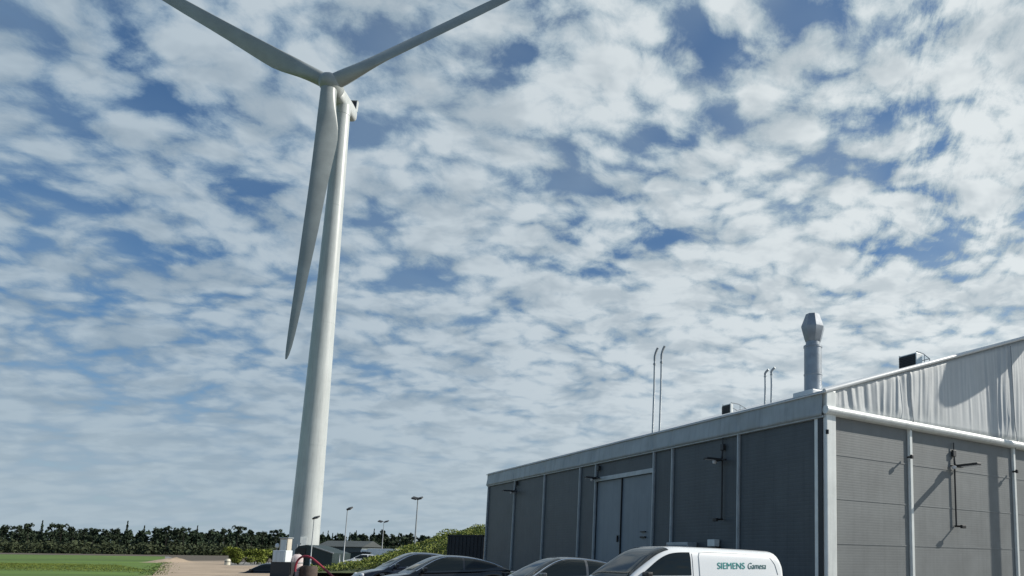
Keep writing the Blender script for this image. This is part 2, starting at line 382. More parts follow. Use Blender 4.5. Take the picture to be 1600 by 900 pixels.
# the mass of the wood behind them, and the scrub in front of it
bm = NB(); rnd = random.Random(5)
blobs = []
for k in range(620):
    x = rnd.uniform(-430, 190); Y = rnd.uniform(372, 430)
    h = rnd.uniform(9.8, 12.0) + 1.0 * noise.noise(Vector((x * .03, 0, 0)))*2
    blobs.append((x, Y, h))
def fw(r):
    x, Y, h = r.choice(blobs); t = r.random(); a_ = r.uniform(0, 6.28); q = (1 - t ** 2) * 2.9 + .3
    return (x + math.cos(a_) * q, Y + math.sin(a_) * q, .4 + t * h), 1
leaves(bm, 60000, fw, 1.05, rnd)
o = link('forest', bm, 'conifer'); o['kind'] = 'stuff'; o['label'] = 'dark mass of the far conifer wood'
bm = NB()
shr = [(rnd.uniform(-420, 40), rnd.uniform(322, 350), rnd.uniform(4.2, 6.6), rnd.uniform(3, 5.5)) for _ in range(420)]
def fs(r):
    x, Y, h, w_ = r.choice(shr); d = Vector((r.gauss(0, 1), r.gauss(0, 1), abs(r.gauss(0, 1)))).normalized() * r.random() ** .33
    return (x + d.x * w_, Y + d.y * w_, d.z * h), 1
leaves(bm, 46000, fs, .62, rnd)
o = link('scrub', bm, 'brush'); o['kind'] = 'stuff'; o['label'] = 'olive scrub along the foot of the wood'

def bush(name, label, loc, rx, ry, h, n, size, mname, seed, group=None):
    rnd = random.Random(seed); t = thing(name, label, 'bush', loc, 0, group)
    cl = [(rnd.uniform(-.8, .8) * rx, rnd.uniform(-.7, .7) * ry, rnd.uniform(.3, .8) * h, rnd.uniform(.25, .45)) for _ in range(9)]
    bm = NB()
    def f(r):
        c = r.choice(cl); d = Vector((r.gauss(0, 1), r.gauss(0, 1), r.gauss(0, 1))).normalized() * r.random() ** .4 * c[3]
        return (c[0] + d.x * rx, c[1] + d.y * ry, max(.02, c[2] + d.z * h * .7)), 1
    leaves(bm, n, f, size, rnd); link('foliage', bm, mname, t)
    bm = NB()
    for c in cl: tube(bm, [(c[0] * .3, c[1] * .3, -.1), (c[0] * .8, c[1] * .8, c[2])], [.04, .015], 5)
    link('stem', bm, 'trunk', t); return t
p = at(374, 878, 92); bush('bush', 'yellow-green bush beside the sandy track and the small pale post, left one', (p.x, p.y, 0), 1.9, 1.5, 2.1, 2600, .12, 'bush', 21)
p = at(398, 878, 96); bush('bush', 'yellow-green bush left of the white cabinet, behind the low black car', (p.x, p.y, 0), 1.7, 1.4, 2.0, 2200, .12, 'bush', 22)
p = at(424, 874, 98); bush('bush', 'dark green bush directly left of the white cabinet', (p.x, p.y, 0), 1.4, 1.3, 1.9, 1800, .12, 'weed_dark', 23)
# dark margin of crop tufts nearest the viewer
bm = NB()
def ft(r):
    x = r.uniform(-78, -40); y = r.uniform(52, 76)
    e = on_ground(238, 900); 
    if x > -40 - (y - 52) * .95: x -= 25
    return (x, y, r.uniform(.02, .16)), 1
leaves(bm, 40000, ft, .03, rnd); o = link('flowering_crop_edge', bm, leafmat('yellow_flowering_edge', (.13, .16, .03), .5, .5)); o['kind'] = 'stuff'

# ragged weeds along the edge of the track
bm = NB()
def fe(r):
    k = r.random(); a0 = on_ground(238, 900); a1 = on_ground(250, 886); a2 = on_ground(262, 876.5)
    q = a0.lerp(a1, k * 2) if k < .5 else a1.lerp(a2, k * 2 - 1)
    return (q.x + r.gauss(0, .5), q.y + r.gauss(0, .4), r.uniform(.02, .14)), 1
leaves(bm, 1500, fe, .045, rnd); o = link('verge_weeds', bm, 'weed_dark'); o['kind'] = 'stuff'

# mound with weeds, behind the cars
MX, MY = at(668, 860, 66).x, 66
def mound_h(x, y):
    # crest rises from left to right
    px = [(-34.5, 0.0), (-33, .35), (-30, 1.3), (-27.5, 2.25), (-25.3, 3.2), (-23, 3.75), (-20, 3.9), (-10, 3.9)]
    h = 0
    for (x0, h0), (x1, h1) in zip(px, px[1:]):
        if x0 <= x <= x1: h = h0 + (h1 - h0) * (x - x0) / (x1 - x0)
    q = 1 - abs((y - 67) / 8.0) ** 1.7
    return max(0, h * max(0, q) ** .8) * (1 + .10 * noise.noise(Vector((x * .5, y * .5, 0)))) - .02
bm = NB(); grid(bm, 60, 30, lambda u, v: (-35 + 25 * u, 59 + 16 * v, mound_h(-35 + 25 * u, 59 + 16 * v)))
struct(link('earth_mound', bm, mat('mound_soil', (.10, .12, .05), .95, vary=.35, scale=1.0, bump=.6, bscale=12), smooth='all'))
bm = NB(); bm2 = NB()
def fm(r):
    while True:
        x = r.uniform(-34.5, -11); y = r.uniform(59.5, 71); h = mound_h(x, y)
        if h > .03 or r.random() < .1: break
    n_ = noise.noise(Vector((x * .7, y * .7, 9))); z = h + r.random() ** 1.5 * (.30 + .4 * max(0, n_ + .2))
    return (x, y, z), 1
leaves(bm, 30000, fm, .07, rnd); o = link('mound_weeds', bm, 'weed'); o['kind'] = 'stuff'; o['label'] = 'pale green weeds covering the earth mound'
leaves(bm2, 12000, fm, .08, rnd); o = link('mound_nettles', bm2, 'weed_dark'); o['kind'] = 'stuff'

# ------------------------------------------------------------------ wind turbine
hub = at(515.5, 131, 120.0)
yaw, phase, tilt, cone = R(-3), R(61.8), R(6), R(2)
nn = Vector((-math.sin(yaw) * math.cos(tilt), -math.cos(yaw) * math.cos(tilt), math.sin(tilt)))
hh = nn.cross(Vector((0, 0, 1))).normalized(); vv_ = hh.cross(nn)
TX, TY = at(475, 845, 124.4).x, 124.4
T = thing('wind_turbine', 'tall white three-bladed wind turbine towering over the yard', 'wind turbine', (TX, TY, 0))
Tinv = Matrix.Translation((-TX, -TY, 0))
hl = hub - Vector((TX, TY, 0)); TOPZ = hl.z - 3.2
bm = NB(); lathe(bm, [(2.75, 0), (2.75, .35), (2.42, .36)], 48); link('foundation', bm, 'concrete', T, 30)
prof = []
secs = [0, 20, 42, 64, TOPZ]
def trad(z): return 2.36 - .42 * sst(0, 1, z / TOPZ) * 1.0 - .95 * (z / TOPZ) ** 1.25 + .28
prof = [(2.34 + (1.16 - 2.34) * (z / TOPZ) ** 1.05, z) for z in [i * TOPZ / 60 for i in range(61)]]
bm = NB(); lathe(bm, prof, 64)
tw = link('tower', bm, 'turbine', T, 30)
for z in secs[1:4]:
    r = 2.34 + (1.16 - 2.34) * (z / TOPZ) ** 1.05
    bm = NB(); lathe(bm, [(r - .02, z - .06), (r + .012, z - .055), (r + .012, z + .055), (r - .02, z + .06)], 64); link('flange', bm, 'turbine', tw, 30)
# door with landing, on the lit side toward the yard
da = R(-62)
Md = Matrix.Rotation(da, 4, 'Z') @ Matrix.Translation((2.31, 0, 0))
bm = NB(); box(bm, -.05, .07, -.5, .5, 2.0, 4.2, .02, Md); dr = link('door', bm, 'white_alu', T)
bm = NB(); box(bm, .07, .13, -.42, -.34, 2.95, 3.2, .01, Md); link('handle', bm, 'dark', dr)
bm = NB(); box(bm, -.05, 1.3, -.8, .8, 1.85, 1.93, 0, Md)
for i in range(7): box(bm, 1.3 + .25 * i, 1.55 + .25 * i, -.5, .5, 1.6 - .25 * i, 1.65 - .25 * i, 0, Md)
for s_ in (-.8, .8):
    for q in (.1, 1.2): 
        pts = [Md @ Vector((q, s_, 0)), Md @ Vector((q, s_, 2.95))]; tube(bm, pts, .03, 6)
    tube(bm, [Md @ Vector((.1, s_, 2.95)), Md @ Vector((1.2, s_, 2.95)), Md @ Vector((3.0, s_ * .65, 1.0))], .03, 6)
link('stairs', bm, 'galv', T)
# nacelle: loft of rounded sections along -n
def Loc(r_, s_=0, u_=0): return hl - nn * r_ + hh * s_ + vv_ * u_
bm = NB(); rings = []
for d, w_, hgt, off in ((2.0, 1.15, 1.2, 0), (2.3, 1.35, 1.45, 0), (3.5, 1.4, 1.5, .05), (6.5, 1.35, 1.5, .1), (8.0, 1.25, 1.4, .15), (8.6, 1.05, 1.2, .2), (8.8, .7, .8, .2)):
    ring = []
    for k in range(28):
        a_ = 2 * math.pi * k / 28; c_, s_ = math.cos(a_), math.sin(a_)
        ring.append(bm.verts.new(Loc(d, w_ * math.copysign(abs(c_) ** .62, c_), off + hgt * math.copysign(abs(s_) ** .62, s_))))
    rings.append(ring)
for r0, r1 in zip(rings, rings[1:]):
    for k in range(28): bm.faces.new((r0[k], r0[(k + 1) % 28], r1[(k + 1) % 28], r1[k]))
bm.faces.new(rings[0]); bm.faces.new(rings[-1][::-1])
nac = link('nacelle', bm, 'turbine', T, 40)
bm = NB()                                                     # cooler standing on the rear of the roof
def lb(bm, d0, d1, s0, s1, u0, u1_):
    vs_ = [bm.verts.new(Loc(a_, b_, c_)) for a_ in (d0, d1) for b_ in (s0, s1) for c_ in (u0, u1_)]
    for q in [(0, 1, 3, 2), (4, 6, 7, 5), (0, 4, 5, 1), (2, 3, 7, 6), (0, 2, 6, 4), (1, 5, 7, 3)]: bm.faces.new([vs_[i] for i in q])
lb(bm, 7.9, 8.2, -1.0, 1.0, 1.5, 3.0); cool = link('cooler', bm, 'dark', nac)
bm = NB(); lb(bm, 7.8, 8.4, -1.15, -1.02, 1.0, 3.2); lb(bm, 7.8, 8.4, 1.02, 1.15, 1.0, 3.2); lb(bm, 7.8, 8.4, -1.15, 1.15, 3.02, 3.15); link('cooler_frame', bm, 'turbine', cool)
bm = NB(); tube(bm, [Loc(7.2, .9, 1.9), Loc(7.2, .9, 3.6)], .04, 6); tube(bm, [Loc(7.2, .5, 3.3), Loc(7.2, 1.3, 3.3)], .03, 6); link('wind_vane', bm, 'dark', nac)
bm = NB(); tube(bm, [(0, 0, TOPZ - .02), (0, 0, TOPZ + 1.9)], 1.2, 40); link('yaw_ring', bm, 'turbine', T, 30)
# spinner
q = nn.to_track_quat('Z', 'Y').to_matrix().to_4x4(); Mh = Matrix.Translation(hl) @ q
bm = NB(); lathe(bm, [(1.3, -2.05), (1.75, -1.7), (1.85, -.6), (1.8, .4), (1.55, 1.1), (1.05, 1.65), (.5, 1.95), (.05, 2.03)], 40, Mh); link('hub', bm, 'blade', T, 50)
CH = [(.9, 2.6), (1.6, 2.6), (3, 2.65), (5, 2.8), (7.5, 3.2), (10, 3.5), (12, 3.5), (15, 3.25), (22, 2.7), (30, 2.4), (38, 1.9), (46, 1.4), (51, 1.0), (53, .65), (54, .25)]
def blade_mesh():
    """one blade, built along local +X, leading edge toward +Y, upwind +Z"""
    bm = NB(); RB = 54.0
    st = [0.9, 1.6, 2.6, 4, 5.5, 7, 9, 11, 13, 16, 20, 25, 30, 35, 40, 44, 47, 49.5, 51.8, 53.2, 54]
    rings = []
    for r in st:
        t = (r - 1.6) / (RB - 1.6)
        root = 1 - sst(1.4, 12, r)
        ch = lerpt(CH, r)
        th = (2.5 * root + (1 - root) * ch * (.30 - .17 * min(1, max(0, (r - 8) / 25))))
        tw_ = R(16) * (1 - sst(4, 42, r)) * (1 - root) + R(5)
        bend = -1.0 * (r / RB) ** 2 * -1
        ring = []
        N = 28
        for k in range(N):
            a_ = 2 * math.pi * k / N
            cx, cy = math.cos(a_), math.sin(a_)
            # ellipse for the root, airfoil-like elsewhere
            e = Vector((0, cx * ch / 2, cy * th / 2))
            xc = (1 - cx) / 2                                 # 0 at leading edge
            yt = 5 * .2 * (.2969 * math.sqrt(xc) - .126 * xc - .3516 * xc ** 2 + .2843 * xc ** 3 - .1015 * xc ** 4) / .1 * .5
            f_ = Vector((0, ch * (.30 - xc), math.copysign(yt, cy) * th * .5 + .03 * ch * math.sin(math.pi * xc)))
            v = e * root + f_ * (1 - root)
            v = Matrix.Rotation(tw_, 3, 'X') @ v
            v.x = r; v.z += bend; v.y = -v.y
            ring.append(bm.verts.new(v))
        rings.append(ring)
    for r0, r1 in zip(rings, rings[1:]):
        for k in range(28): bm.faces.new((r0[k], r0[(k + 1) % 28], r1[(k + 1) % 28], r1[k]))
    bm.faces.new(rings[0]); bm.faces.new(rings[-1][::-1]); return bm
bo = link('blade', blade_mesh(), 'blade', T, 45)
for k in range(3):
    a_ = phase + k * 2 * math.pi / 3
    ax = ((math.cos(a_) * vv_ + math.sin(a_) * hh) * math.cos(cone) + nn * math.sin(cone)).normalized()
    zz = (nn - ax * nn.dot(ax)).normalized(); yy = zz.cross(ax)
    o = bo if k == 0 else bo.copy()
    if k: COL.objects.link(o)
    mm = Matrix((ax, yy, zz)).transposed().to_4x4(); mm.translation = hl; o.matrix_local = mm
    BL = yy

# ------------------------------------------------------------------ hall
HX, HY, HA = 3.21, 22.69, math.atan2(.6, .8)
H = thing('tent_hall', 'large grey industrial tent hall with white tarpaulin roof and gable', 'hall', (HX, HY, 0), HA)
def HW(x, y, z): return Vector((HX + .8 * x - .6 * y, HY + .6 * x + .8 * y, z))
LEN, WID, EA, SL = 31.1, 26.0, 6.86, .345
BAYS = [.30, 4.38, 8.8, 10.26, 15.66, 17.4, 21.85, 26.3, 30.95]
def roofz(x): return EA + SL * min(x, WID - x)
# long wall sheets bay by bay (x = 0 plane is the outer face)
def wall_panel(y0, y1, z0=0.0, z1=6.02, m_='panel_shaded', nm='wall'):
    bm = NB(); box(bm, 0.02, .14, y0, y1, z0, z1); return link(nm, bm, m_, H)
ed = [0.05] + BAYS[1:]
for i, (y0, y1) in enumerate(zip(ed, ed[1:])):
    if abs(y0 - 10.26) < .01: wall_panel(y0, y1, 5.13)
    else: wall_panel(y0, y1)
bm = NB(); box(bm, -.07, .0, 10.2, 15.7, 5.13, 5.33, .01); box(bm, .0, .02, 10.2, 15.7, 5.15, 5.3); link('door_lintel', bm, 'alu', H)
bm = NB()
for k, (y0, y1) in enumerate(((10.36, 12.94), (12.98, 15.56))): pass
bm = NB(); box(bm, .06, .12, 10.34, 13.1, .03, 5.12); ld = link('door_leaf', bm, 'door', H)
bm2 = NB(); box(bm2, .06, .12, 13.14, 15.58, .03, 5.12); ld2 = link('door_leaf', bm2, 'door', H)
bm = NB(); box(bm, -.02, .05, 13.35, 13.42, 2.2, 2.5, .008); link('handle', bm, 'black', ld2)
bm = NB(); box(bm, -.03, .06, 10.9, 11.3, 2.35, 2.42, .008); box(bm, -.03, .06, 10.9, 11.3, 2.6, 2.64, .004); link('handle', bm, 'black', ld)
bm = NB(); box(bm, -.01, .055, 13.105, 13.135, .03, 5.12); link('seal', bm, 'black', ld)
for i, y in enumerate(BAYS):
    wd = .13 if i not in (3, 4) else .11
    if i == 0: continue
    bm = NB(); box(bm, -.06, .015, y - wd / 2, y + wd / 2, 0, 6.015, .008); box(bm, -.085, -.06, y - .03, y + .03, 0, 6.0); link('post', bm, 'alu', H)
bm = NB(); box(bm, -.04, .015, .27, .42, 0, 6.015, .006); link('post', bm, 'white_alu', H)
bm = NB(); box(bm, -.05, 0.015, .06, .26, 0, 6.0); link('corner_gap', bm, 'dark', H)  # dark strip set in the gap beside the corner post
bm = NB(); box(bm, -.10, .16, -.0, LEN, 6.0, 6.08, .01); link('eave_beam', bm, 'alu', H)
# valance: tarpaulin strip below the eave, wrinkled at every bay
def valf(u, v):
    y = u * LEN; z = 6.06 + v * (.80)
    x = -.13 - .10 * (1 - v) ** 1 * 0 + .05 * v
    n_ = noise.noise(Vector((y * 1.3, z * 1.1, 4))) * .035 + noise.noise(Vector((y * 4, z * 3, 8))) * .012
    for b in BAYS:
        d = abs(y - b); 
        if d < .8: n_ += -.05 * math.exp(-(d / .10) ** 2) + .02 * math.sin(d * 16 + z * 6) * math.exp(-d * 4)
    return (x - n_ * math.sin(math.pi * v) - .01, y, z)
bm = NB(); grid(bm, 500, 8, valf)
# close it with a back so that it has thickness
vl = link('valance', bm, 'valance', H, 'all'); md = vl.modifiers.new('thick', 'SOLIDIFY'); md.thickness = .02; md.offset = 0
# roof membrane, two slopes with a turned-over edge
def rooff(side):
    def f(u, v):
        x = u * WID / 2; y = -.12 + v * (LEN + .24); sag = 0
        b = [abs(y - q) for q in (0, 4.4, 8.8, 13.2, 17.6, 22, 26.4, 31)]; d = min(b)
        sag = -.05 * (1 - math.exp(-d * 1.2)) * math.sin(math.pi * min(1, u)) + noise.noise(Vector((x * .5, y * .5, 1))) * .015
        z = EA + .02 + SL * x + sag - (.10 if u == 0 else 0)
        xx = (x - .16 if u < .001 else x)
        return (xx if side else WID - xx, y, z)
    return f
for s_ in (1, 0):
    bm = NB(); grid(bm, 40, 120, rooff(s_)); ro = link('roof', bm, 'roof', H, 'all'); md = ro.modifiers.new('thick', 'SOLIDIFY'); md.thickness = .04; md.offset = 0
    if s_: ROOF = ro
# gable facing the viewer (y = 0 plane)
GP_ = [4.2, 10.7, 17.2, 21.8]
for k, (x0, x1) in enumerate(zip([.42] + GP_, GP_ + [25.6])):
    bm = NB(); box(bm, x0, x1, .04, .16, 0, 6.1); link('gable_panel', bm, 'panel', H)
    bm = NB()
    for z in (2.03, 3.45, 4.87): box(bm, x0 + .06, x1 - .06, .027, .04, z - .02, z + .02)
    link('sheet_joint', bm, mat('sheet_joint', (.205, .215, .212), .5, vary=.1), H)
for x in GP_:
    bm = NB(); box(bm, x - .065, x + .065, -.06, .035, 0, 6.1, .01); box(bm, x - .1, x + .1, -.012, .036, 0, 6.1); link('post', bm, 'white_alu', H)
for x in (.0, WID - .42):
    bm = NB(); box(bm, x, x + .42, -.10, .16, 0, 6.9 if x else 6.9, .03); link('corner_post', bm, 'white_alu', H)
bm = NB(); tube(bm, [(-.08, -.12, 6.24), (WID + .08, -.12, 6.24)], .14, 14); box(bm, 0, WID, -.06, .15, 6.1, 6.38); link('gable_beam', bm, 'white_alu', H, 40)
# gathered white tarpaulin in the gable triangle
fold_pts = [(4.1, 1.0), (10.6, .9), (8.9, .5), (.6, .4), (17.2, .8), (13, .6), (21.8, .9)]
def gabf(u, v):
    x = .1 + u * (WID - .2); zt = roofz(x) - .03; zb = 6.36; z = zb + v * (zt - zb)
    d = 0
    xw = x + .10 * (v - .5) * math.sin(x * .9) + .06 * noise.noise(Vector((x * .7, z * .6, 2)))
    amp = .25 + .75 * math.exp(-((x - 3.6) / 1.9) ** 2) + .75 * math.exp(-((x - 10.4) / .9) ** 2) + .45 * math.exp(-((x - 1.2) / 1) ** 2) + .4 * math.exp(-((x - 17.2) / 1.2) ** 2)
    amp = min(1.15, amp)
    r1 = noise.noise(Vector((xw * 3.1, z * .22, 5))); r2 = noise.noise(Vector((xw * 7.0, z * .35, 15)))
    d += (1 - abs(r1) * 2.6) * .085 * amp + r2 * .05 * amp
    for c, s_ in fold_pts:                                   # pull lines that run from the seams
        dd = (x - c) - .10 * (1 - v); d -= .07 * s_ * math.exp(-(dd / .07) ** 2); d += .05 * s_ * math.exp(-((dd - .16) / .08) ** 2)
    edge = min(1, v * 5) * min(1, (1 - v) * 6 + .25)
    return (x, .0 - d * .62 * edge, z)
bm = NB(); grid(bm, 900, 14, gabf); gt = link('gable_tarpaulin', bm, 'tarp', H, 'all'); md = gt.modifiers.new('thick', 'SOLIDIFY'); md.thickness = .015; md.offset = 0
# verge roll along the roof edge
bm = NB(); tube(bm, [(-.1, -.10, EA - .02), (WID / 2, -.10, EA + SL * WID / 2 + .02), (WID + .1, -.10, EA - .02)], .075, 12); link('verge', bm, 'roof', H, 40)
# seam ropes on the gable cloth
for c in (4.12, 10.66, 17.2):
    bm = NB(); tube(bm, [(c - .05, -.15, roofz(c) - .2), (c + .02, -.16, 7.0), (c + .03, -.22, 6.4), (c, -.14, 6.05)], .018, 6); link('rope', bm, 'galv', H)
# remaining walls
bm = NB(); box(bm, WID - .14, WID - .02, .1, LEN, 0, 6.85); link('wall', bm, 'panel_shaded', H)
bm = NB()
vs_ = [bm.verts.new(q) for q in ((0.1, LEN - .05, 0), (WID - .1, LEN - .05, 0), (WID - .1, LEN - .05, EA), (WID / 2, LEN - .05, EA + SL * WID / 2), (.1, LEN - .05, EA))]
r_ = bmesh.ops.extrude_face_region(bm, geom=[bm.faces.new(vs_)]); bmesh.ops.translate(bm, vec=(0, .05, 0), verts=[v for v in r_['geom'] if isinstance(v, bmesh.types.BMVert)])
link('rear_gable', bm, 'panel_shaded', H)
# exhaust chimney on the roof near the corner
CX, CY = 1.05, 1.6; cz = roofz(CX)
bm = NB(); lathe(bm, [(.31, -.15), (.31, .62), (.325, .63), (.325, .67), (.31, .68), (.31, 1.62), (.33, 1.63), (.33, 1.69), (.25, 1.72), (.25, 1.86)], 28, Matrix.Translation((CX, CY, cz)))
ch = link('chimney', bm, 'zinc', H, 30)
bm = NB(); lathe(bm, [(.27, 1.84), (.30, 1.90), (.42, 2.34), (.42, 2.38), (.27, 2.78), (.26, 2.83), (.24, 2.83), (.24, 2.7)], 8, Matrix.Translation((CX, CY, cz)) @ Matrix.Rotation(.3, 4, 'Z'), caps=False); link('cap', bm, 'zinc', ch, 25)
bm = NB(); box(bm, CX - .5, CX + .5, CY - .5, CY + .5, cz - .25, cz + .02, .04, None); link('flashing', bm, 'roof', ch)

# roof ventilators: things standing on the roof
def ventilator(label, x, y, w_, d_, h_, hood, group=None):
    z = roofz(x); t = thing('roof_ventilator', label, 'roof ventilator', HW(x, y, z), HA, group)
    bm = NB(); box(bm, -.02, d_, -w_ / 2, w_ / 2, -.15, h_, .02); link('housing', bm, 'white_alu', t)
    bm = NB(); box(bm, -.05, -.02, -w_ / 2 + .04, w_ / 2 - .04, .05, h_ - .05); lv = link('louvre', bm, 'black', t)
    bm = NB()
    for k in range(6): box(bm, -.075, -.05, -w_ / 2 + .04, w_ / 2 - .04, .08 + k * (h_ - .16) / 6, .10 + k * (h_ - .16) / 6)
    link('slats', bm, 'dark', lv)
    bm = NB()
    for s_ in (-1, 1):
        tube(bm, [(0, s_ * w_ / 2, h_ + .03), (hood * .5, s_ * w_ / 2, h_ + .02), (hood, s_ * w_ / 2, h_ - .12), (hood * 1.02, s_ * w_ / 2, .15)], .018, 6)
        tube(bm, [(hood * .6, s_ * w_ / 2, h_), (hood * .6, s_ * w_ / 2, .1)], .015, 6)
    tube(bm, [(hood, -w_ / 2, h_ - .12), (hood, w_ / 2, h_ - .12)], .018, 6); link('guard_rail', bm, 'galv', t)
    return t
ventilator('larger black-faced box ventilator on the white roof above the gable, right of the chimney', 6.2, 1.6, .86, .35, .56, .8)
ventilator('smaller black-faced box ventilator on the white roof left of the chimney', 2.7, 8.75, .62, .12, .45, .85)
# twin flue pipes with bent tips
def flue(label, x, y, h_, group, r=.045):
    z = roofz(x); t = thing('flue_pipe', label, 'flue pipe', HW(x, y, z), HA, group)
    bm = NB(); tube(bm, [(0, 0, -.1), (.02, 0, h_ * .5), (.01, 0, h_ * .86)], r, 8); link('pipe', bm, 'alu', t, 40)
    bm = NB(); tube(bm, [(.01, 0, h_ * .85), (.01, -.0, h_ * .90), (.03, -.03, h_ * .94), (.06, -.09, h_ * .98), (.08, -.15, h_)], r * 1.2, 8); link('bent_tip', bm, 'galv', t, 40)
    bm = NB(); tube(bm, [(.01, 0, h_ * .80), (.01, 0, h_ * .82)], r * 1.5, 8); link('clamp', bm, 'galv', t)
flue('tall thin flue pipe on the roof edge above the door, left of a pair', 1.0, 12.15, 4.05, 'pair of tall flue pipes above the door')
flue('tall thin flue pipe on the roof edge above the door, right of a pair', 1.0, 11.55, 4.0, 'pair of tall flue pipes above the door')
flue('short thin flue pipe on the roof close to the chimney, left of a pair', 3.0, 6.5, 1.5, 'pair of short flue pipes beside the chimney', .04)
flue('short thin flue pipe on the roof close to the chimney, right of a pair', 3.0, 6.1, 1.5, 'pair of short flue pipes beside the chimney', .04)

# wall floodlights: local +X out of the wall
def floodlight(label, x, y, z, face, arm=.75, rod=0.0, group='floodlights on the hall walls', disc=.42):
    ang = HA + (math.pi if face == 'long' else -math.pi / 2)
    t = thing('wall_floodlight', label, 'wall light', HW(x, y, z), ang, group)
    bm = NB(); box(bm, 0, .10, -.09, .09, .38, .62, .015); tube(bm, [(.05, 0, .9), (.05, 0, .35)], .022, 8); link('bracket', bm, 'dark', t)
    bm = NB(); tube(bm, [(.05, 0, .40), (.09, 0, .10), (.16, 0, .02)], .028, 8); link('arm', bm, 'dark', t)
    bm = NB(); box(bm, .12, arm + .25, -.13, .13, -.03, .05, .02); box(bm, .10, .22, -disc * .8, disc * .8, -.03, .02, .01); hd = link('head', bm, 'dark', t)
    bm = NB(); lathe(bm, [(.02, -.13), (.07, -.12), (.09, -.07), (.09, -.02)], 16, Matrix.Translation((.22, -.26, .0))); box(bm, .4, arm + .2, -.09, .09, -.045, -.03); link('lens', bm, 'lens', hd, 40)
    if rod:
        bm = NB(); tube(bm, [(.06, 0, .35), (.06, 0, -rod)], .032, 8); rd = link('conduit', bm, 'black', t)
        bm = NB(); tube(bm, [(.0, 0, -rod), (.34, 0, -rod - .02)], .035, 8); box(bm, .30, .40, -.12, .12, -rod - .09, -rod + .03, .02); link('foot', bm, 'black', rd)
    return t
floodlight('flat-headed floodlight under the white gable beam with a long black conduit hanging below', 6.7, .02, 5.0, 'gable', .85, 2.2, None)
floodlight('hat-shaped floodlight on the shaded long wall nearest its far end', -.02, 26.0, 5.35, 'long', .6, 0, None, .50)
floodlight('hat-shaped floodlight at the upper left of the big door', -.02, 15.35, 5.28, 'long', .5, 0, None, .40)
floodlight('hat-shaped floodlight with conduit on the shaded long wall above the van', -.02, 5.3, 5.15, 'long', .6, 2.2, None, .42)
def clampbox(label, loc, ang):
    t = thing('wall_clamp', label, 'clamp', loc, ang)
    bm = NB(); tube(bm, [(0, 0, 0), (.20, 0, 0)], .035, 8); link('arm', bm, 'dark', t)
    bm = NB(); box(bm, .15, .24, -.05, .05, -.07, .07, .02); link('head', bm, 'black', t)
clampbox('small black clamp on the first gable post right of the corner', HW(3.97, -.06, 5.09), HA - math.pi / 2)
clampbox('small black clamp on the gable post at the right edge of the picture', HW(10.5, -.06, 5.12), HA - math.pi / 2)
clampbox('small black clamp on the hall corner post under the eave', HW(.04, -.08, 5.5), HA - math.pi * .75)
# boxes fixed to the long wall, above the van's roof
t = thing('switch_box', 'pale grey switch box on the wall just above the van roof', 'switch box', HW(-.02, 5.7, 1.95), HA + math.pi)
bm = NB(); box(bm, 0, .25, -.22, .22, 0, .26, .02); link('case', bm, 'white_alu', t)
bm = NB(); box(bm, 0, .22, -.3, .3, -.16, -.01, .01); link('cover', bm, 'black', t)
t = thing('wall_cabinet', 'low wide grey cabinet against the long wall behind the van', 'cabinet', HW(-.02, 7.7, 0), HA + math.pi)
bm = NB(); box(bm, 0, .45, -.75, .75, .1, 2.12, .02); cb = link('body', bm, 'alu', t)
bm = NB(); box(bm, .45, .47, -.7, -.01, .15, 2.02, .005); box(bm, .45, .47, .01, .7, .15, 2.02, .005); link('door', bm, 'door', cb)
# assumed unseen stack in front of the gable, shaped to throw the long shadow
t = thing('assumed_stack', 'tall hooded stack assumed out of view beside the gable to cast its shadow', 'shadow caster', HW(13.75, -1.75, 0), HA)
bm = NB(); lathe(bm, [(.55, 0), (.55, .1), (.13, .11), (.13, 12.6)], 24); link('pipe', bm, 'zinc', t, 30)
bm = NB(); lathe(bm, [(.2, 12.5), (1.3, 12.65), (1.35, 13.0), (1.1, 14.0), (.5, 14.3), (.3, 14.3)], 20); link('hood', bm, 'zinc', t, 30)

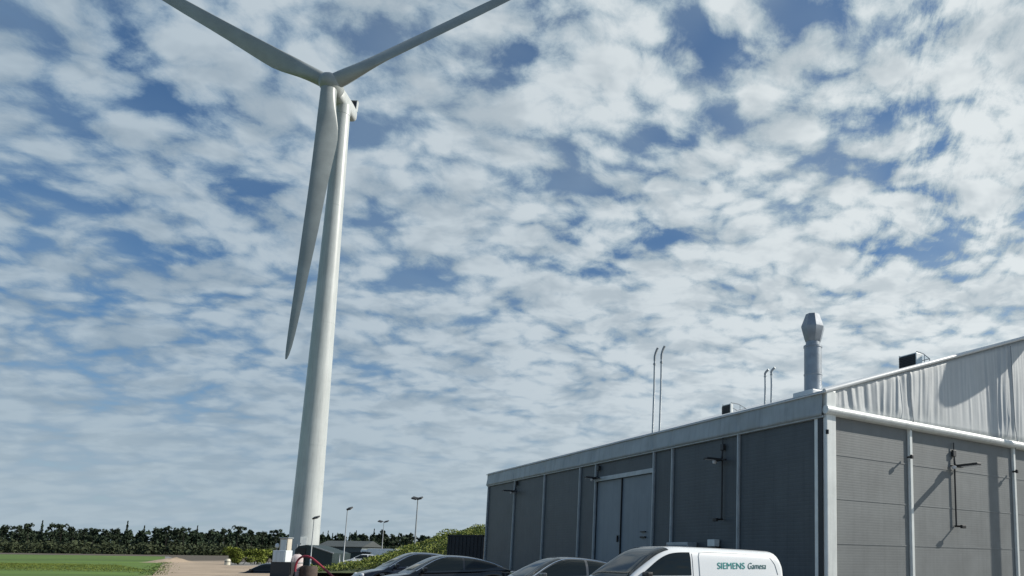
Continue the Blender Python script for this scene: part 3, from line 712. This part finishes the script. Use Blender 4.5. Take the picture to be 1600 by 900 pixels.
# ------------------------------------------------------------------ vehicles
def smoothtab(tab, k=6):
    """Catmull-Rom resample of a profile table"""
    out = []
    P = [tab[0]] + list(tab) + [tab[-1]]
    for i in range(1, len(P) - 2):
        p0, p1, p2, p3 = P[i - 1], P[i], P[i + 1], P[i + 2]
        m1 = (p2[1] - p0[1]) / max(1e-6, p2[0] - p0[0]); m2 = (p3[1] - p1[1]) / max(1e-6, p3[0] - p1[0]); dx = p2[0] - p1[0]
        for j in range(k):
            t = j / k; t2, t3 = t * t, t * t * t
            out.append((p1[0] + dx * t, (2 * t3 - 3 * t2 + 1) * p1[1] + (t3 - 2 * t2 + t) * dx * m1 + (-2 * t3 + 3 * t2) * p2[1] + (t3 - t2) * dx * m2))
    out.append(tab[-1]); return out
class Car:
    def __init__(s, deck, roof, width, tumble, n, wheels, zbot, wr=.32):
        s.deck = smoothtab(deck); s.roof = smoothtab(roof, 8); s.w = smoothtab(width); s.k = tumble; s.n = n; s.wheels = wheels; s.zb = zbot; s.wr = wr
        s.x0, s.x1 = deck[0][0], deck[-1][0]; s.r0, s.r1 = roof[0][0], roof[-1][0]
    def cab(s, x, th, off=0.0):
        zb = lerpt(s.deck, x) - .02; h = max(.004, lerpt(s.roof, x) - zb); W = lerpt(s.w, x) - .035
        c, q = math.cos(th), math.sin(th); zz = h * abs(q) ** (2 / s.n); yy_ = W * math.copysign(abs(c) ** (2 / s.n), c)
        yy_ *= 1 - s.k * (zz / 0.55) / W * .5
        return Vector((x, yy_, zb + zz))
    def cabn(s, x, th, off):
        e = .004; p = s.cab(x, th); a_ = s.cab(x + e, th) - s.cab(x - e, th); b_ = s.cab(x, th + e) - s.cab(x, th - e)
        n_ = b_.cross(a_); n_ = n_.normalized() if n_.length > 1e-12 else Vector((0, 0, 1))
        if n_.dot(Vector((0, p.y, p.z - lerpt(s.deck, x) + .3))) < 0: n_ = -n_
        return p + n_ * off
    def theta(s, x, z):
        zb = lerpt(s.deck, x) - .02; h = max(.004, lerpt(s.roof, x) - zb); f = max(0.0, min(1.0, (z - zb) / h)); return math.asin(f ** (s.n / 2))
    def cabin_bm(s):
        bm = NB(); nx, nt_ = 90, 40
        def f(u, v):
            x = s.r0 + (s.r1 - s.r0) * u; vv2 = v
            t = .5 - .5 * math.cos(math.pi * vv2)
            # sample angle so that the shoulder gets enough points
            th = math.pi * (.5 + .5 * math.copysign(abs(2 * vv2 - 1) ** 1.0, 2 * vv2 - 1))
            return s.cab(x, th)
        grid(bm, nx, nt_, f); return bm
    def body_bm(s):
        bm = NB(); nx = 110
        def f(u, v):
            x = s.x0 + (s.x1 - s.x0) * u; W = lerpt(s.w, x); zt = lerpt(s.deck, x); zb = s.zb
            for wx in s.wheels:
                d = abs(x - wx); R_ = s.wr + .07
                if d < R_: zb = max(zb, s.wr + math.sqrt(R_ * R_ - d * d))
            zb = min(zb, zt - .06)
            # section: bottom edge, bulging side, shoulder, crowned top
            pts = [(.90, 0), (.985, .10), (1.0, .35), (.995, .6), (.975, .82), (.94, .93), (.86, .985), (.65, 1.0), (.35, 1.015), (0, 1.02)]
            full = [(a_, b_) for a_, b_ in pts] + [(-a_, b_) for a_, b_ in pts[-2::-1]]
            k_ = int(round(v * (len(full) - 1))); a_, b_ = full[k_]
            return (x, a_ * W, zb + (zt - zb) * min(b_, 1.0) + (b_ - 1.0 if b_ > 1 else 0) * .9)
        vs_ = grid(bm, nx, 18, f)
        for row in (vs_[0], vs_[-1]):
            try: bm.faces.new(row)
            except Exception: pass
        # floor
        for i in range(nx): bm.faces.new((vs_[i][0], vs_[i][18], vs_[i + 1][18], vs_[i + 1][0]))
        return bm
    def patch(s, xa, xb, lo, hi, side, off=.006, nx=26, nv=8):
        """side window: lo/hi are functions of x giving heights"""
        bm = NB()
        def f(u, v):
            x = xa + (xb - xa) * u; l, h_ = lo(x), hi(x); z = l + (max(h_, l + .002) - l) * v; th = s.theta(x, z)
            return s.cabn(x, th if side > 0 else math.pi - th, off)
        grid(bm, nx, nv, f); return bm
    def screen(s, xa, xb, frac, off=.006, bulge=.06):
        bm = NB()
        def f(u, v):
            y = (v * 2 - 1); x = xa + (xb - xa) * u + (-bulge * y * y if xa > 0 or True else 0) * (1 if xb < xa else -1)
            x = max(min(x, s.r1 - .02), s.r0 + .02)
            f_ = frac * (1 - 0.0 * u); c = y * f_; th = math.acos(max(-1, min(1, math.copysign(abs(c) ** (s.n / 2), c))))
            return s.cabn(x, th, off)
        grid(bm, 18, 20, f); return bm
def wheel(T_, x, y, r, side):
    bm = NB(); Mw = Matrix.Translation((x, y, r)) @ Matrix.Rotation(R(90) * -side, 4, 'X')
    lathe(bm, [(r * .68, -.11), (r * .93, -.11), (r, -.08), (r, .07), (r * .94, .10), (r * .70, .105), (r * .66, .08)], 36, Mw, caps=False)
    lathe(bm, [(r * .66, -.1), (r * .1, -.1)], 20, Mw, caps=True)
    t = link('tyre', bm, 'tyre', None, 35)
    bm = NB()
    lathe(bm, [(r * .68, .075), (r * .64, .09), (r * .60, .06)], 32, Mw, caps=False)
    lathe(bm, [(.05, .03), (.06, .085), (.02, .09)], 16, Mw)
    for k in range(5):
        a_ = k * 2 * math.pi / 5; M2 = Mw @ Matrix.Rotation(a_, 4, 'Z'); box(bm, .03, r * .66, -.035, .035, .045, .075, .006, M2)
    rm = link('rim', bm, 'rim', None, 30)
    wt = bpy.data.objects.new('wheel', None); COL.objects.link(wt); wt.parent = T_; t.parent = wt; rm.parent = wt
    wt.empty_display_size = .2
def car(label, paint, kind, loc, rz, group, name='parked_car', zs=1.0):
    t = thing(name, label, 'van' if kind == 'van' else 'car', loc, rz, group)
    if kind == 'van':
        C_ = Car(deck=[(-2.70, .55), (-2.68, .92), (-2.58, 1.04), (-1, 1.05), (.9, 1.05), (1.38, 1.04), (1.75, .98), (2.1, .90), (2.32, .74), (2.42, .5)],
                 roof=[(-2.69, 1.05), (-2.675, 1.3), (-2.62, 1.52), (-2.50, 1.665), (-2.28, 1.70), (-1.1, 1.735), (0, 1.755), (.30, 1.752), (.52, 1.72), (.74, 1.63), (1.0, 1.46), (1.38, 1.18), (1.54, 1.03), (1.6, .99)],
                 width=[(-2.70, .90), (-2.63, .95), (-1, .98), (1, .98), (1.8, .93), (2.2, .80), (2.42, .60)], tumble=.16, n=7.0, wheels=(-1.5, 1.45), zbot=.22, wr=.33)
    else:
        hgt = {'suv': 1.0, 'sedan': .94}[kind]
        C_ = Car(deck=[(-2.3, .5), (-2.27, .80), (-2.15, .96), (-1.7, 1.0), (-.6, .96), (.5, .93), (1.0, .92), (1.45, .86), (1.95, .76), (2.2, .64), (2.3, .45)],
                 roof=[(-2.12, .97), (-1.85, 1.10), (-1.45, 1.28), (-1.0, 1.40), (-.5, 1.475), (0, 1.50), (.22, 1.485), (.5, 1.40), (.8, 1.25), (1.1, 1.07), (1.32, .93), (1.4, .86)],
                 width=[(-2.3, .70), (-2.2, .80), (-1.7, .88), (0, .90), (1.4, .88), (2.0, .80), (2.2, .70), (2.3, .55)], tumble=.26, n=4.6, wheels=(-1.38, 1.40), zbot=.2, wr=.33)
    bd = link('body', C_.body_bm(), paint, t, 40)
    link('cabin', C_.cabin_bm(), paint, t, 50)
    rf = lambda x: lerpt(C_.roof, x); dk = lambda x: lerpt(C_.deck, x)
    if kind == 'van':
        link('windscreen', C_.screen(1.50, .52, .90, .008, .05), 'glass', t, 'all')
        for s_ in (1, -1):
            w_ = link('side_window', C_.patch(-.02, 1.18, lambda x: 1.14, lambda x: min(1.63, rf(x) - .13 - .02 * max(0, x)), s_, .007), 'glass', t, 'all')
        # pressed outline of the load-bay panel
        for s_ in (1, -1):
            pts = []
            for x, z in [(-.24, 1.08), (-.24, 1.54), (-.28, 1.62), (-.4, 1.64), (-1.2, 1.63), (-2.1, 1.585), (-2.30, 1.54), (-2.42, 1.38), (-2.50, 1.10)]: pts.append((x, z))
            pts = pts if True else pts; dense = []
            for (xa, za), (xb, zb_) in zip(pts, pts[1:]):
                for j in range(6): dense.append((xa + (xb - xa) * j / 6, za + (zb_ - za) * j / 6))
            bm = NB(); tube(bm, [C_.cabn(x, (lambda th: th if s_ > 0 else math.pi - th)(C_.theta(x, z)), .0) for x, z in dense], .011, 6); link('panel_groove', bm, 'alu', t, 40)
            bm = NB(); tube(bm, [C_.cabn(.02 - .02, (lambda th: th if s_ > 0 else math.pi - th)(C_.theta(0, z)), .0) + Vector((-.07, 0, 0)) for z in [1.1 + .5 * j / 10 for j in range(11)]], .006, 6); link('door_gap', bm, 'dark', t)
        # maker's lettering on the side
        for s_ in (1, -1):
            for txt, m_, xo, sz_, shear in (('SIEMENS', 'teal', -.72, .20, 0), ('Gamesa', 'grey_letter', -1.57, .20, .25)):
                cu = bpy.data.curves.new('t', 'FONT'); cu.body = txt; cu.size = sz_; cu.extrude = .002; cu.shear = shear; cu.offset = 0.0
                if s_ < 0: xo = {-.72: -2.14, -1.57: -1.28}[xo]
                to = bpy.data.objects.new('t', cu); me = bpy.data.meshes.new_from_object(to)
                bm = NB(); bm.from_mesh(me); bpy.data.objects.remove(to)
                w_t = max(v.co.x for v in bm.verts)
                sc = (.78 if txt == 'SIEMENS' else .56) / w_t
                for v in bm.verts:
                    lx, lz, d_ = v.co.x * sc, v.co.y * 1.0, v.co.z
                    x = xo - lx if s_ > 0 else xo + lx; z = 1.28 + lz; th = C_.theta(x, z)
                    v.co = C_.cabn(x, th if s_ > 0 else math.pi - th, .007 + d_)
                link('lettering', bm, m_, t)
        roofb = NB(); tube(roofb, [(.1, 0, 1.74), (0, 0, 1.80)], .008, 5); link('aerial', roofb, 'black', t)
    else:
        link('windscreen', C_.screen(1.26, .36, .86, .006, .08), 'glass', t, 'all')
        link('rear_window', C_.screen(-1.98, -1.15, .80, .006, .06), 'glass', t, 'all')
        for s_ in (1, -1):
            link('side_window', C_.patch(-.34, 1.0, lambda x: dk(x) + .05, lambda x: rf(x) - .085, s_), 'glass', t, 'all')
            link('side_window', C_.patch(-1.55, -.42, lambda x: dk(x) + .05 + .12 * max(0, -x - 1.1), lambda x: rf(x) - .085, s_), 'glass', t, 'all')
            def up_(x): return rf(x) - .055
            bm = NB(); pts = [C_.cabn(x, (lambda th: th if s_ > 0 else math.pi - th)(C_.theta(x, up_(x))), .004) for x in [-1.75 + 2.95 * j / 40 for j in range(41)]]
            tube(bm, pts, .012, 6); link('window_trim', bm, 'chrome', t, 40)
    zl = .68 if kind != 'van' else .80; xl = 2.12 if kind != 'van' else 2.16
    for s_ in (1, -1):
        bm = NB(); lathe(bm, [(.02, .05), (.12, .04), (.16, 0), (.16, -.05)], 18, Matrix.Translation((xl - .02, s_ * (.60 if kind != 'van' else .62), zl - .02)) @ Matrix.Rotation(R(70), 4, 'Y') @ Matrix.Diagonal((.55, 1.05, 1, 1))); link('headlight', bm, 'lens', t, 40)
        bm = NB(); box(bm, -.04, .04, -.12, .12, -.12 if kind != 'van' else -.3, .08, .02, Matrix.Translation(((-2.26 if kind != 'van' else -2.68), s_ * (.64 if kind != 'van' else .78), .84))); link('tail_light', bm, 'redlens', t)
        mx = .98 if kind != 'van' else 1.12; mz = 1.0 if kind != 'van' else 1.14
        bm = NB(); box(bm, -.07, .07, -.11, .11, -.06 if kind != 'van' else -.10, .08, .035, Matrix.Translation((mx, s_ * 1.02, mz))); box(bm, -.02, .02, -.1, .06, -.05, -.02, 0, Matrix.Translation((mx, s_ * .93, mz))); link('mirror', bm, paint if kind != 'van' else 'black', t)
        for wx in C_.wheels: wheel(t, wx, s_ * .80, C_.wr, s_)
    bm = NB(); box(bm, 2.26, 2.33, -.45, .45, .42, .54, .01, Matrix.Translation((.0 if kind != 'van' else .1, 0, 0))); link('number_plate', bm, 'cab', t)
    if zs != 1: t.scale = (1, 1, zs)
    return t
RZ = math.atan2(-.6, -.8)
GC_ = 'cars parked nose out beside the hall'
car('white panel van with teal lettering on its side, parked by the long wall', 'white_paint', 'van', (-1.22, 16.35, 0), RZ, None, 'panel_van')
car('dark grey car half hidden behind the nose of the white van', 'grey_paint', 'sedan', (-4.45, 20.4, 0), RZ, GC_)
car('glossy black car in front of the dark container, overlapping the dark blue car', 'black_paint', 'sedan', (-9.75, 25.9, 0), RZ, GC_)
car('dark blue car at the foot of the weedy mound, half behind the glossy black car', 'blue_paint', 'sedan', (-12.15, 29.2, 0.02), RZ, GC_, zs=1.05)
car('low black car beside the sandy track, left of the white cabinet', 'black_paint', 'sedan', (DIP.x, DIP.y, -.74), R(195), None)
p = at(569, 872, 84)
car('small white car parked beyond the left foot of the mound', 'white_paint', 'sedan', (p.x, p.y, 0), R(205), None)

# ------------------------------------------------------------------ container, box truck, sheds, lamps
p0 = at(757, 836, 53.0)
t = thing('steel_container', 'black steel container between the weedy mound and the hall', 'container', (p0.x, 53, 0), 0)
HC = p0.z; WC = p0.x - at(700, 836, 53).x
bm = NB(); box(bm, -WC + .04, -.04, .04, 5.9, .15, HC - .05)
bd = link('body', bm, 'container', t)
bm = NB()
k = 0
x = -WC + .14
while x < -.2: box(bm, x, x + .13, -.0, .04, .25, HC - .15, .01); x += .27
link('corrugation', bm, 'container', bd)
bm = NB()
for x in (-WC, -.12):
    for y in (-.02, 5.85): box(bm, x, x + .12, y, y + .12, 0, HC, .01)
box(bm, -WC, 0, -.02, .1, HC - .12, HC, .01); box(bm, -WC, 0, 5.85, 5.97, HC - .12, HC, .01); box(bm, -WC, 0, -.02, .1, .05, .2, .01); link('frame', bm, 'container', t)
t = thing('drain_post', 'thin pale post between the black container and the hall corner', 'post', tuple(at(761, 870, 50)[:2]) + (0,))
bm = NB(); tube(bm, [(0, 0, 0), (0, 0, 3.0)], .055, 10); link('shaft', bm, 'alu', t); bm = NB(); box(bm, -.09, .09, -.09, .09, 3.0, 3.05, .01); link('cap', bm, 'alu', t)

# box truck
p0, p1 = at(563, 857, 108), at(604, 857, 108)
t = thing('box_truck', 'pale box truck standing beyond the left end of the mound', 'truck', (p0.x, 108, 0))
Lb = p1.x - p0.x + 1.5; HB = p0.z
bm = NB(); box(bm, 1.1, Lb, 0, 2.1, .7, HB, .05); link('cargo_box', bm, 'cab', t)
bm = NB(); box(bm, 0, 1.05, .05, 2.05, .4, HB - .15, .15); cbn = link('cab', bm, 'cab', t, 35)
bm = NB(); box(bm, .25, .9, .035, .05, 1.35, HB - .45, .0); box(bm, -.012, .0, .3, 1.8, 1.3, HB - .4); link('window', bm, 'glass', cbn)
bm = NB(); box(bm, .9, Lb - .1, .3, 1.8, .5, .68); link('chassis', bm, 'dark', t)
for x in (.6, Lb - 1.0):
    for y, s_ in ((.12, -1), (1.98, 1)): wheel(t, x, y, .38, s_)
# low barn far off
p0, p1 = at(497, 845, 215), at(566, 848, 215)
t = thing('barn', 'low grey-green barn in front of the far trees, behind the lamp posts', 'barn', (p0.x, 215, 0))
wB = p1.x - p0.x
bm = NB(); box(bm, 0, wB, 0, 12, 0, 3.6); link('wall', bm, 'barn', t)
bm = NB(); v = [bm.verts.new(q) for q in ((-.4, -.5, 3.6), (wB + .4, -.5, 3.6), (wB + .4, 6, 5.4), (-.4, 6, 5.4), (-.4, 12.5, 3.6), (wB + .4, 12.5, 3.6))]
bm.faces.new((v[0], v[1], v[2], v[3])); bm.faces.new((v[3], v[2], v[5], v[4])); bm.faces.new((v[0], v[3], v[4])); bm.faces.new((v[1], v[5], v[2])); link('roof', bm, mat('barn_roof', (.065, .075, .075), .7, vary=.1, scale=.4), t)
bm = NB(); box(bm, wB * .35, wB * .55, -.06, 0, 0, 2.8); link('door', bm, 'dark', t)
# dark shed with sloping roof at the turbine foot
p0, p1 = at(462, 850, 82), at(500, 850, 82)
t = thing('shed', 'dark green shed with a sloping pale roof edge at the foot of the turbine tower', 'shed', (p0.x, 82, 0))
wS = p1.x - p0.x
bm = NB()
prof = [(0, 0), (0, 1.9), (.35, 2.3), (wS * .45, 2.45), (wS * .8, 2.2), (wS * 1.55, 1.55), (wS * 1.55, 0)]
vs_ = [bm.verts.new((x, 0, z)) for x, z in prof]; r_ = bmesh.ops.extrude_face_region(bm, geom=[bm.faces.new(vs_)]); bmesh.ops.translate(bm, vec=(0, 4, 0), verts=[v for v in r_['geom'] if isinstance(v, bmesh.types.BMVert)])
link('body', bm, 'shed', t)
bm = NB(); tube(bm, [(wS * .78, -.08, 2.24), (wS * 1.2, -.08, 1.89), (wS * 1.6, -.08, 1.55)], .09, 6); link('roof_edge', bm, 'galv', t)
bm = NB(); box(bm, .3, 1.2, -.05, 0, .1, 2.1); link('door', bm, 'black', t)
# long low dark wall running right from the shed
p0, p1 = at(514, 863, 90), at(578, 864, 90)
t = thing('low_wall', 'long low dark wall running right from the shed', 'wall', (p0.x, 90, 0))
bm = NB(); box(bm, 0, p1.x - p0.x, 0, .3, 0, p0.z, .02); link('wall', bm, 'shed', t); bm = NB(); box(bm, -.05, p1.x - p0.x + .05, -.05, .35, p0.z, p0.z + .09, .01); link('coping', bm, 'dark', t)

# cabinets beside the turbine
p0 = at(425, 878, 45); p1 = at(447, 860, 45)
t = thing('electrical_cabinet', 'square white cabinet on a dark stand, left of the turbine foot', 'cabinet', (p0.x, 45, 0))
wc = p1.x - p0.x
bm = NB(); box(bm, 0, wc, 0, .7, p0.z, p1.z, .03); b_ = link('case', bm, 'cab', t)
bm = NB(); box(bm, .08, wc - .08, -.02, 0, p0.z + .1, p1.z - .1, .005); dd = link('door', bm, 'cab', b_)
bm = NB(); box(bm, -.1, wc + .3, .05, .65, 0, p0.z, .02); link('stand', bm, 'dark', t)
p2 = at(438, 841, 47); p3 = at(450, 841, 47)
t = thing('switch_tower', 'tall narrow cream cabinet rising behind the square white cabinet', 'cabinet', (p2.x, 47, 0))
bm = NB(); box(bm, .0, p3.x - p2.x, 0, .5, 0, p2.z, .02); bb = link('case', bm, mat('cream_sheet', (.58, .54, .46), .5, vary=.08, scale=3, streak=.4), t)
bm = NB(); box(bm, -.06, p3.x - p2.x + .06, -.05, .55, p2.z, p2.z + .06, .01); link('lid', bm, 'alu', t)
bm = NB(); box(bm, .06, p3.x - p2.x - .06, -.015, 0, .3, p2.z - .1, .004); link('door', bm, 'cab', bb)
p4 = at(433, 855, 47); t = thing('small_lamp', 'small white lamp head on the left of the cream cabinet', 'lamp', (p4.x, 47, 0))
bm = NB(); tube(bm, [(0, 0, 0), (0, 0, p4.z)], .03, 8); link('stem', bm, 'galv', t); bm = NB(); lathe(bm, [(.03, -.05), (.10, 0), (.12, .12), (.08, .22), (.02, .26)], 14, Matrix.Translation((0, 0, p4.z))); link('head', bm, 'cab', t, 40)
# faded tank with red hose
p5 = at(463, 884, 46)
t = thing('water_tank', 'faded pinkish upright tank under the red hose', 'tank', (p5.x, 46, 0))
zt = at(463, 866, 46).z
bm = NB(); lathe(bm, [(.30, 0), (.34, .1), (.35, zt * .8), (.30, zt * .92), (.15, zt)], 24); link('vessel', bm, 'pinkish', t, 40)
bm = NB(); lathe(bm, [(.12, zt - .02), (.12, zt + .08)], 16); link('lid', bm, 'dark', t)
bm = NB(); lathe(bm, [(.353, zt * .3), (.365, zt * .31), (.365, zt * .34), (.353, zt * .35)], 24, caps=False); lathe(bm, [(.353, zt * .6), (.365, zt * .61), (.365, zt * .64), (.353, zt * .65)], 24, caps=False); link('hoop', bm, 'galv', t)
bm = NB(); lathe(bm, [(.5, 0), (.5, .6), (.42, .7), (.42, .72)], 20, Matrix.Translation((.75, .1, 0))); link('drum', bm, mat('rusty_drum', (.07, .05, .04), .8, vary=.3, scale=3), t, 40)
hpts = [at(x, y, 45.2) for x, y in ((461, 893), (462, 884), (465, 876), (471, 870.5), (479, 869), (487, 872), (497, 880), (507, 889), (517, 898), (530, 912))]
bm = NB()
ds = []
for i in range(len(hpts) - 1):
    a0, a1, a2, a3 = hpts[max(i - 1, 0)], hpts[i], hpts[i + 1], hpts[min(i + 2, len(hpts) - 1)]
    for j in range(5):
        t_ = j / 5; ds.append(.5 * ((2 * a1) + (a2 - a0) * t_ + (2 * a0 - 5 * a1 + 4 * a2 - a3) * t_ ** 2 + (3 * a1 - a0 - 3 * a2 + a3) * t_ ** 3))
tube(bm, [Vector((q.x, q.y, max(.06, q.z))) for q in ds], .065, 10); tag(link('hose', bm, 'red', None, 40), 'thick dark red hose arching over from the faded tank down to the ground', 'hose')
# marker post
p6 = on_ground(355, 886); p6t = at(355, 872, p6.y)
p6 = on_ground(355, 883); p6t = at(355, 873.5, p6.y)
t = thing('marker_post', 'short pale marker post at the end of the sandy track', 'post', (p6.x, p6.y, 0))
bm = NB(); lathe(bm, [(.30, 0), (.30, p6t.z * .8), (.22, p6t.z), (.05, p6t.z + .03)], 14); link('shaft', bm, mat('cream_post', (.62, .58, .46), .6), t, 40)
bm = NB(); lathe(bm, [(.305, p6t.z * .5), (.312, p6t.z * .52), (.312, p6t.z * .6), (.305, p6t.z * .62)], 14, caps=False); link('band', bm, 'dark', t)

def lamp_post(label, x, ytop, Y, heads, r=.07, group='lamp posts of the yard'):
    top = at(x, ytop, Y); h_ = top.z; t = thing('lamp_post', label, 'lamp post', (top.x, Y, 0), 0, group)
    bm = NB(); tube(bm, [(0, 0, 0), (0, 0, .9), (0, 0, .95), (0, 0, h_)], [r * 1.5, r * 1.5, r, r * .6], 10); link('pole', bm, 'galv', t, 40)
    bm = NB(); tube(bm, [(-heads[0], 0, h_ - .02), (heads[1], 0, h_ - .02)], r * .5, 6); link('cross_arm', bm, 'galv', t)
    for s_, e in ((-1, heads[0]), (1, heads[1])):
        if e < .15: continue
        M2 = Matrix.Translation((s_ * e, -.15, h_ + .02)) @ Matrix.Rotation(s_ * R(-14), 4, 'Y') @ Matrix.Rotation(R(22), 4, 'X')
        bm = NB(); box(bm, -.26 * heads[2], .26 * heads[2], -.32, .22, -.06, .10, .03, M2); hd = link('lamp_head', bm, 'dark', t)
        bm = NB(); box(bm, -.22 * heads[2], .22 * heads[2], -.27, .17, -.075, -.06, .0, M2); link('lens', bm, 'lens', hd)
lamp_post('thin lamp post with a small angled head, second from the turbine tower', 543, 795, 70, (.12, .32, .8), .06)
lamp_post('distant lamp post with two small heads, behind the box truck', 600, 815, 118, (.5, .5, 1.2), .07)
lamp_post('tallest lamp post with two floodlight heads, standing behind the mound', 653, 779, 78, (.26, .30, 1.0), .09)
lamp_post('lamp post with a flat head right in front of the turbine tower', 491, 809, 75, (.1, .3, 1.1), .06)
t = lamp_post('short bare-headed grey post at the left foot of the mound', 531, 866, 68, (.0, .0, 1), .05)
# ------------------------------------------------------------------ done
for o in list(COL.objects):
    if o.name.startswith('sun') or o.name.startswith('camera'): continue
